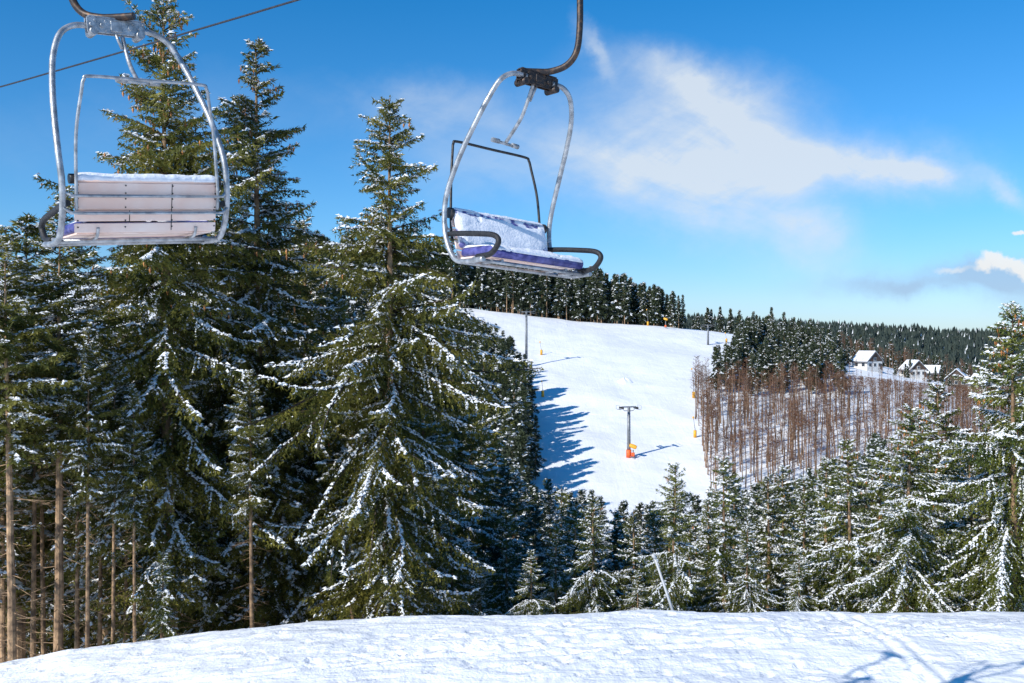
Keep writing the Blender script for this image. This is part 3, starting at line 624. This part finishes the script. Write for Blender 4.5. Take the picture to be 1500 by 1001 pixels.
# ------------------------------------------------------------ houses
def house(px,d,w,dp,h,yaw,label,wallm,dz=0):
    x,y=at(px,d); root=bpy.data.objects.new('house',None); link(root); root.location=(x,y,gz(x,y)-.3+dz); root.rotation_euler=(0,0,yaw)
    tag(root,label,'house','houses on the snowy hillside')
    rh=w*.46
    V=[(-w/2,-dp/2,-3),(w/2,-dp/2,-3),(w/2,dp/2,-3),(-w/2,dp/2,-3),(-w/2,-dp/2,h),(w/2,-dp/2,h),(w/2,dp/2,h),(-w/2,dp/2,h),(0,-dp/2,h+rh),(0,dp/2,h+rh)]
    MB().poly(V,[(0,1,5,8,4),(1,2,6,5),(2,3,7,9,6),(3,0,4,7)]).obj('wall',[wallm],root)
    k=rh/(w/2); m=MB(); e=.6
    for s in (-1,1):
        a=(0,h+rh+.05); b=(s*(w/2+e),h-e*k+.05)
        V=[(a[0],-dp/2-e,a[1]),(b[0],-dp/2-e,b[1]),(b[0],dp/2+e,b[1]),(a[0],dp/2+e,a[1])]; V+=[(p[0],p[1],p[2]+.25) for p in V]
        m.poly(V,[(0,1,2,3),(4,5,6,7),(0,1,5,4),(1,2,6,5),(2,3,7,6)])
    roof=m.obj('roof',[M_slate],root); m=MB()
    for s in (-1,1):
        a=(s*.003,h+rh+.32); b=(s*(w/2+e-.3),h-(e-.3)*k+.32)
        V=[(a[0],-dp/2-e+.2,a[1]),(b[0],-dp/2-e+.2,b[1]),(b[0],dp/2+e-.2,b[1]),(a[0],dp/2+e-.2,a[1])]; V+=[(p[0],p[1],p[2]+.25) for p in V]
        m.poly(V,[(4,5,6,7),(0,1,5,4),(1,2,6,5),(2,3,7,6)])
    m.obj('roof_snow',[M_tsnow],roof)
    MB().box((w*.2,dp*.1,h+rh*.85),(.8,.8,2.0),0,.02).obj('chimney',[M_timber],roof)
    MB().poly([(-w/2+.05,-dp/2-.06,h+.1),(w/2-.05,-dp/2-.06,h+.1),(0,-dp/2-.06,h+rh-.1)],[(0,1,2)]).obj('gable_cladding',[M_timber],root)
    for wx in (-w*.3,0,w*.3):
        f=MB().box((wx,-dp/2-.02,1.5),(1.3,.10,1.4),0).obj('window',[M_white],root)
        MB().box((wx,-dp/2-.06,1.5),(1.1,.10,1.2),0).obj('glass',[M_glass],f)
    f=MB().box((0,-dp/2-.10,h+.9),(1.3,.10,1.3),0).obj('window',[M_white],root); MB().box((0,-dp/2-.14,h+.9),(1.0,.10,1.0),0).obj('glass',[M_glass],f)
    for yy in (-dp*.25,dp*.2): MB().box((-w/2-.03,yy,1.6),(.12,1.4,1.3),0).obj('window',[M_glass],root)
    MB().box((w*.42,-dp/2-.04,.9),(.9,.1,2.0),0).obj('door',[M_timber],root)
house(1270,395,8,8,2.8,.45,'white gabled house with snowy roof on the hillside',M_white,.8)
house(1337,405,7.5,7.5,2.8,.2,'white house with steep snow-covered roof',M_white,.9)
house(1402,395,8,8,2.8,-.5,'dark slate-clad house with snowy gable roof',M_timber,.9)
house(1364,425,6,7,2.4,.9,'low house with snow-covered roof beside trees',M_timber,.5)
house(1440,385,7.5,8,2.8,.4,'white house with dark gable and snowy roof',M_white,.8)
# ------------------------------------------------------------ camera, sun, sky
cam=bpy.data.cameras.new('camera'); co=bpy.data.objects.new('camera',cam); link(co); co.location=(0,0,CZ); co.rotation_euler=(math.pi/2,0,0)
cam.lens=35; cam.sensor_width=36; cam.clip_end=12000; cam.clip_start=.1; scene.camera=co
el=math.radians(34); S=Vector((-.74*math.cos(el),-.673*math.cos(el),math.sin(el)))
sl=bpy.data.lights.new('sun','SUN'); sl.energy=5.0; sl.angle=math.radians(.5); sl.color=(1,.965,.90)
so=bpy.data.objects.new('sun',sl); link(so); so.rotation_euler=(-S).to_track_quat('-Z','Y').to_euler()
w=bpy.data.worlds.new('World'); scene.world=w; w.use_nodes=True; nt=w.node_tree; nt.nodes.clear(); N=nt.nodes.new; LK=nt.links.new
def Mt(op,a,b=None,c=None,cl=False):
    n=N('ShaderNodeMath'); n.operation=op; n.use_clamp=cl
    for i,v in enumerate((a,b,c)):
        if v is None: continue
        if isinstance(v,(int,float)): n.inputs[i].default_value=v
        else: LK(v,n.inputs[i])
    return n.outputs[0]
tc=N('ShaderNodeTexCoord'); sp=N('ShaderNodeSeparateXYZ'); LK(tc.outputs['Generated'],sp.inputs[0])
sky=N('ShaderNodeTexSky'); sky.sky_type='NISHITA'; sky.sun_disc=False; sky.sun_elevation=el; sky.sun_rotation=math.atan2(S.x,S.y)%(2*math.pi)
sky.altitude=600; sky.air_density=1.0; sky.dust_density=.3; sky.ozone_density=2.5
tr=N('ShaderNodeValToRGB'); LK(Mt('MAXIMUM',sp.outputs['Z'],0),tr.inputs['Fac'])
E=tr.color_ramp.elements; E[0].position=0; E[0].color=(.48,.60,.82,1); E[1].position=.34; E[1].color=(.09,.64,1.,1); e=E.new(.12); e.color=(.36,.71,1.,1); e=E.new(.04); e.color=(.50,.67,.93,1)
tint=N('ShaderNodeMix'); tint.data_type='RGBA'; tint.blend_type='MULTIPLY'; tint.inputs['Factor'].default_value=1
LK(sky.outputs['Color'],tint.inputs[6]); LK(tr.outputs['Color'],tint.inputs[7])
yy=Mt('MAXIMUM',sp.outputs['Y'],.05); u=Mt('DIVIDE',sp.outputs['X'],yy); v=Mt('DIVIDE',sp.outputs['Z'],yy)
def nz(su,sv,sc,det,rg,off,dist=0.,rot=0.):
    cb=N('ShaderNodeCombineXYZ'); LK(Mt('ADD',Mt('MULTIPLY',u,su*math.cos(rot)),Mt('MULTIPLY',v,su*math.sin(rot))),cb.inputs[0]); LK(Mt('ADD',Mt('MULTIPLY',v,sv*math.cos(rot)),Mt('MULTIPLY',u,-sv*math.sin(rot))),cb.inputs[1]); cb.inputs[2].default_value=off
    n=N('ShaderNodeTexNoise'); n.inputs['Scale'].default_value=sc; n.inputs['Detail'].default_value=det; n.inputs['Roughness'].default_value=rg; n.inputs['Distortion'].default_value=dist
    LK(cb.outputs[0],n.inputs['Vector']); return n.outputs['Fac']
wu=Mt('ADD',u,Mt('MULTIPLY',Mt('SUBTRACT',nz(1,1,8,8,.62,1.),.5),.10)); wv=Mt('ADD',v,Mt('MULTIPLY',Mt('SUBTRACT',nz(1,1,8,8,.62,7.),.5),.075))
def blob(px,py,a,b,rot,amp):
    u0,v0=(px-750)/FP,(500-py)/FP; a/=FP;b/=FP; c,s=math.cos(rot),math.sin(rot)
    du=Mt('SUBTRACT',wu,u0); dv=Mt('SUBTRACT',wv,v0)
    p=Mt('ADD',Mt('MULTIPLY',du,c/a),Mt('MULTIPLY',dv,s/a)); q=Mt('ADD',Mt('MULTIPLY',du,-s/b),Mt('MULTIPLY',dv,c/b))
    e=Mt('ADD',Mt('MULTIPLY',p,p),Mt('MULTIPLY',q,q)); return Mt('MULTIPLY',Mt('EXPONENT',Mt('MULTIPLY',e,-1.)),amp)
def summ(L):
    s=L[0]
    for x_ in L[1:]: s=Mt('ADD',s,x_)
    return s
mask=summ([blob(930,200,130,85,-.2,.55),blob(1080,160,105,50,-.15,.8),blob(985,115,85,26,-.35,.55),blob(1150,240,190,48,-.02,.95),blob(1260,240,110,32,-.06,.7),blob(1330,244,60,17,-.05,.8),blob(1195,325,46,75,.5,.6),blob(1000,255,170,60,0,.55),
 blob(870,75,45,14,-1.1,.5),blob(640,160,110,35,-.1,.45),blob(1470,275,45,16,-.6,.6),blob(720,240,140,50,0,.32),blob(1110,325,140,48,-.3,.42),blob(250,180,260,70,.1,.14)])
fb=nz(3.,7.,2.2,11,.60,3.,.5,-.3); f2=nz(4.,13.,3.0,9,.6,9.,.7,.5)
fbb=Mt('MULTIPLY_ADD',Mt('SUBTRACT',f2,.5),.32,fb)
al=Mt('MULTIPLY',mask,Mt('MULTIPLY_ADD',Mt('SUBTRACT',fbb,.32),1.8,.42)); al=Mt('MINIMUM',Mt('MAXIMUM',Mt('SUBTRACT',al,.02),0),.86)
low=summ([blob(1330,425,110,16,0,.75),blob(1420,405,90,20,0,.8),blob(1480,430,60,25,0,.75)]); lowa=Mt('MINIMUM',Mt('MAXIMUM',Mt('MULTIPLY',low,Mt('MULTIPLY_ADD',Mt('SUBTRACT',fb,.3),2.,.35)),0),.75)
cum=summ([blob(1460,385,30,11,-.3,1.2),blob(1497,402,22,12,0,1.1),blob(1435,398,18,10,0,.9),blob(1500,345,12,5,0,1.),blob(1385,402,30,8,0,.6)]); cuma=Mt('MINIMUM',Mt('MAXIMUM',Mt('MULTIPLY',Mt('SUBTRACT',cum,.32),1.7),0),.82)
bg=N('ShaderNodeBackground'); LK(tint.outputs[2],bg.inputs[0]); bg.inputs[1].default_value=.15
def cl(colr,st):
    b=N('ShaderNodeBackground'); b.inputs[0].default_value=(*colr,1); b.inputs[1].default_value=st; return b
def mx(a,b,f):
    m=N('ShaderNodeMixShader'); LK(f,m.inputs[0]); LK(a.outputs[0],m.inputs[1]); LK(b.outputs[0],m.inputs[2]); return m
o=mx(bg,cl((.84,.92,1.),.88),al); o=mx(o,cl((.44,.62,.88),.85),lowa); o=mx(o,cl((1,.98,.94),.95),cuma)
wo=N('ShaderNodeOutputWorld'); LK(o.outputs[0],wo.inputs[0])
scene.view_settings.view_transform='Standard'; scene.view_settings.look='None'; scene.view_settings.exposure=0
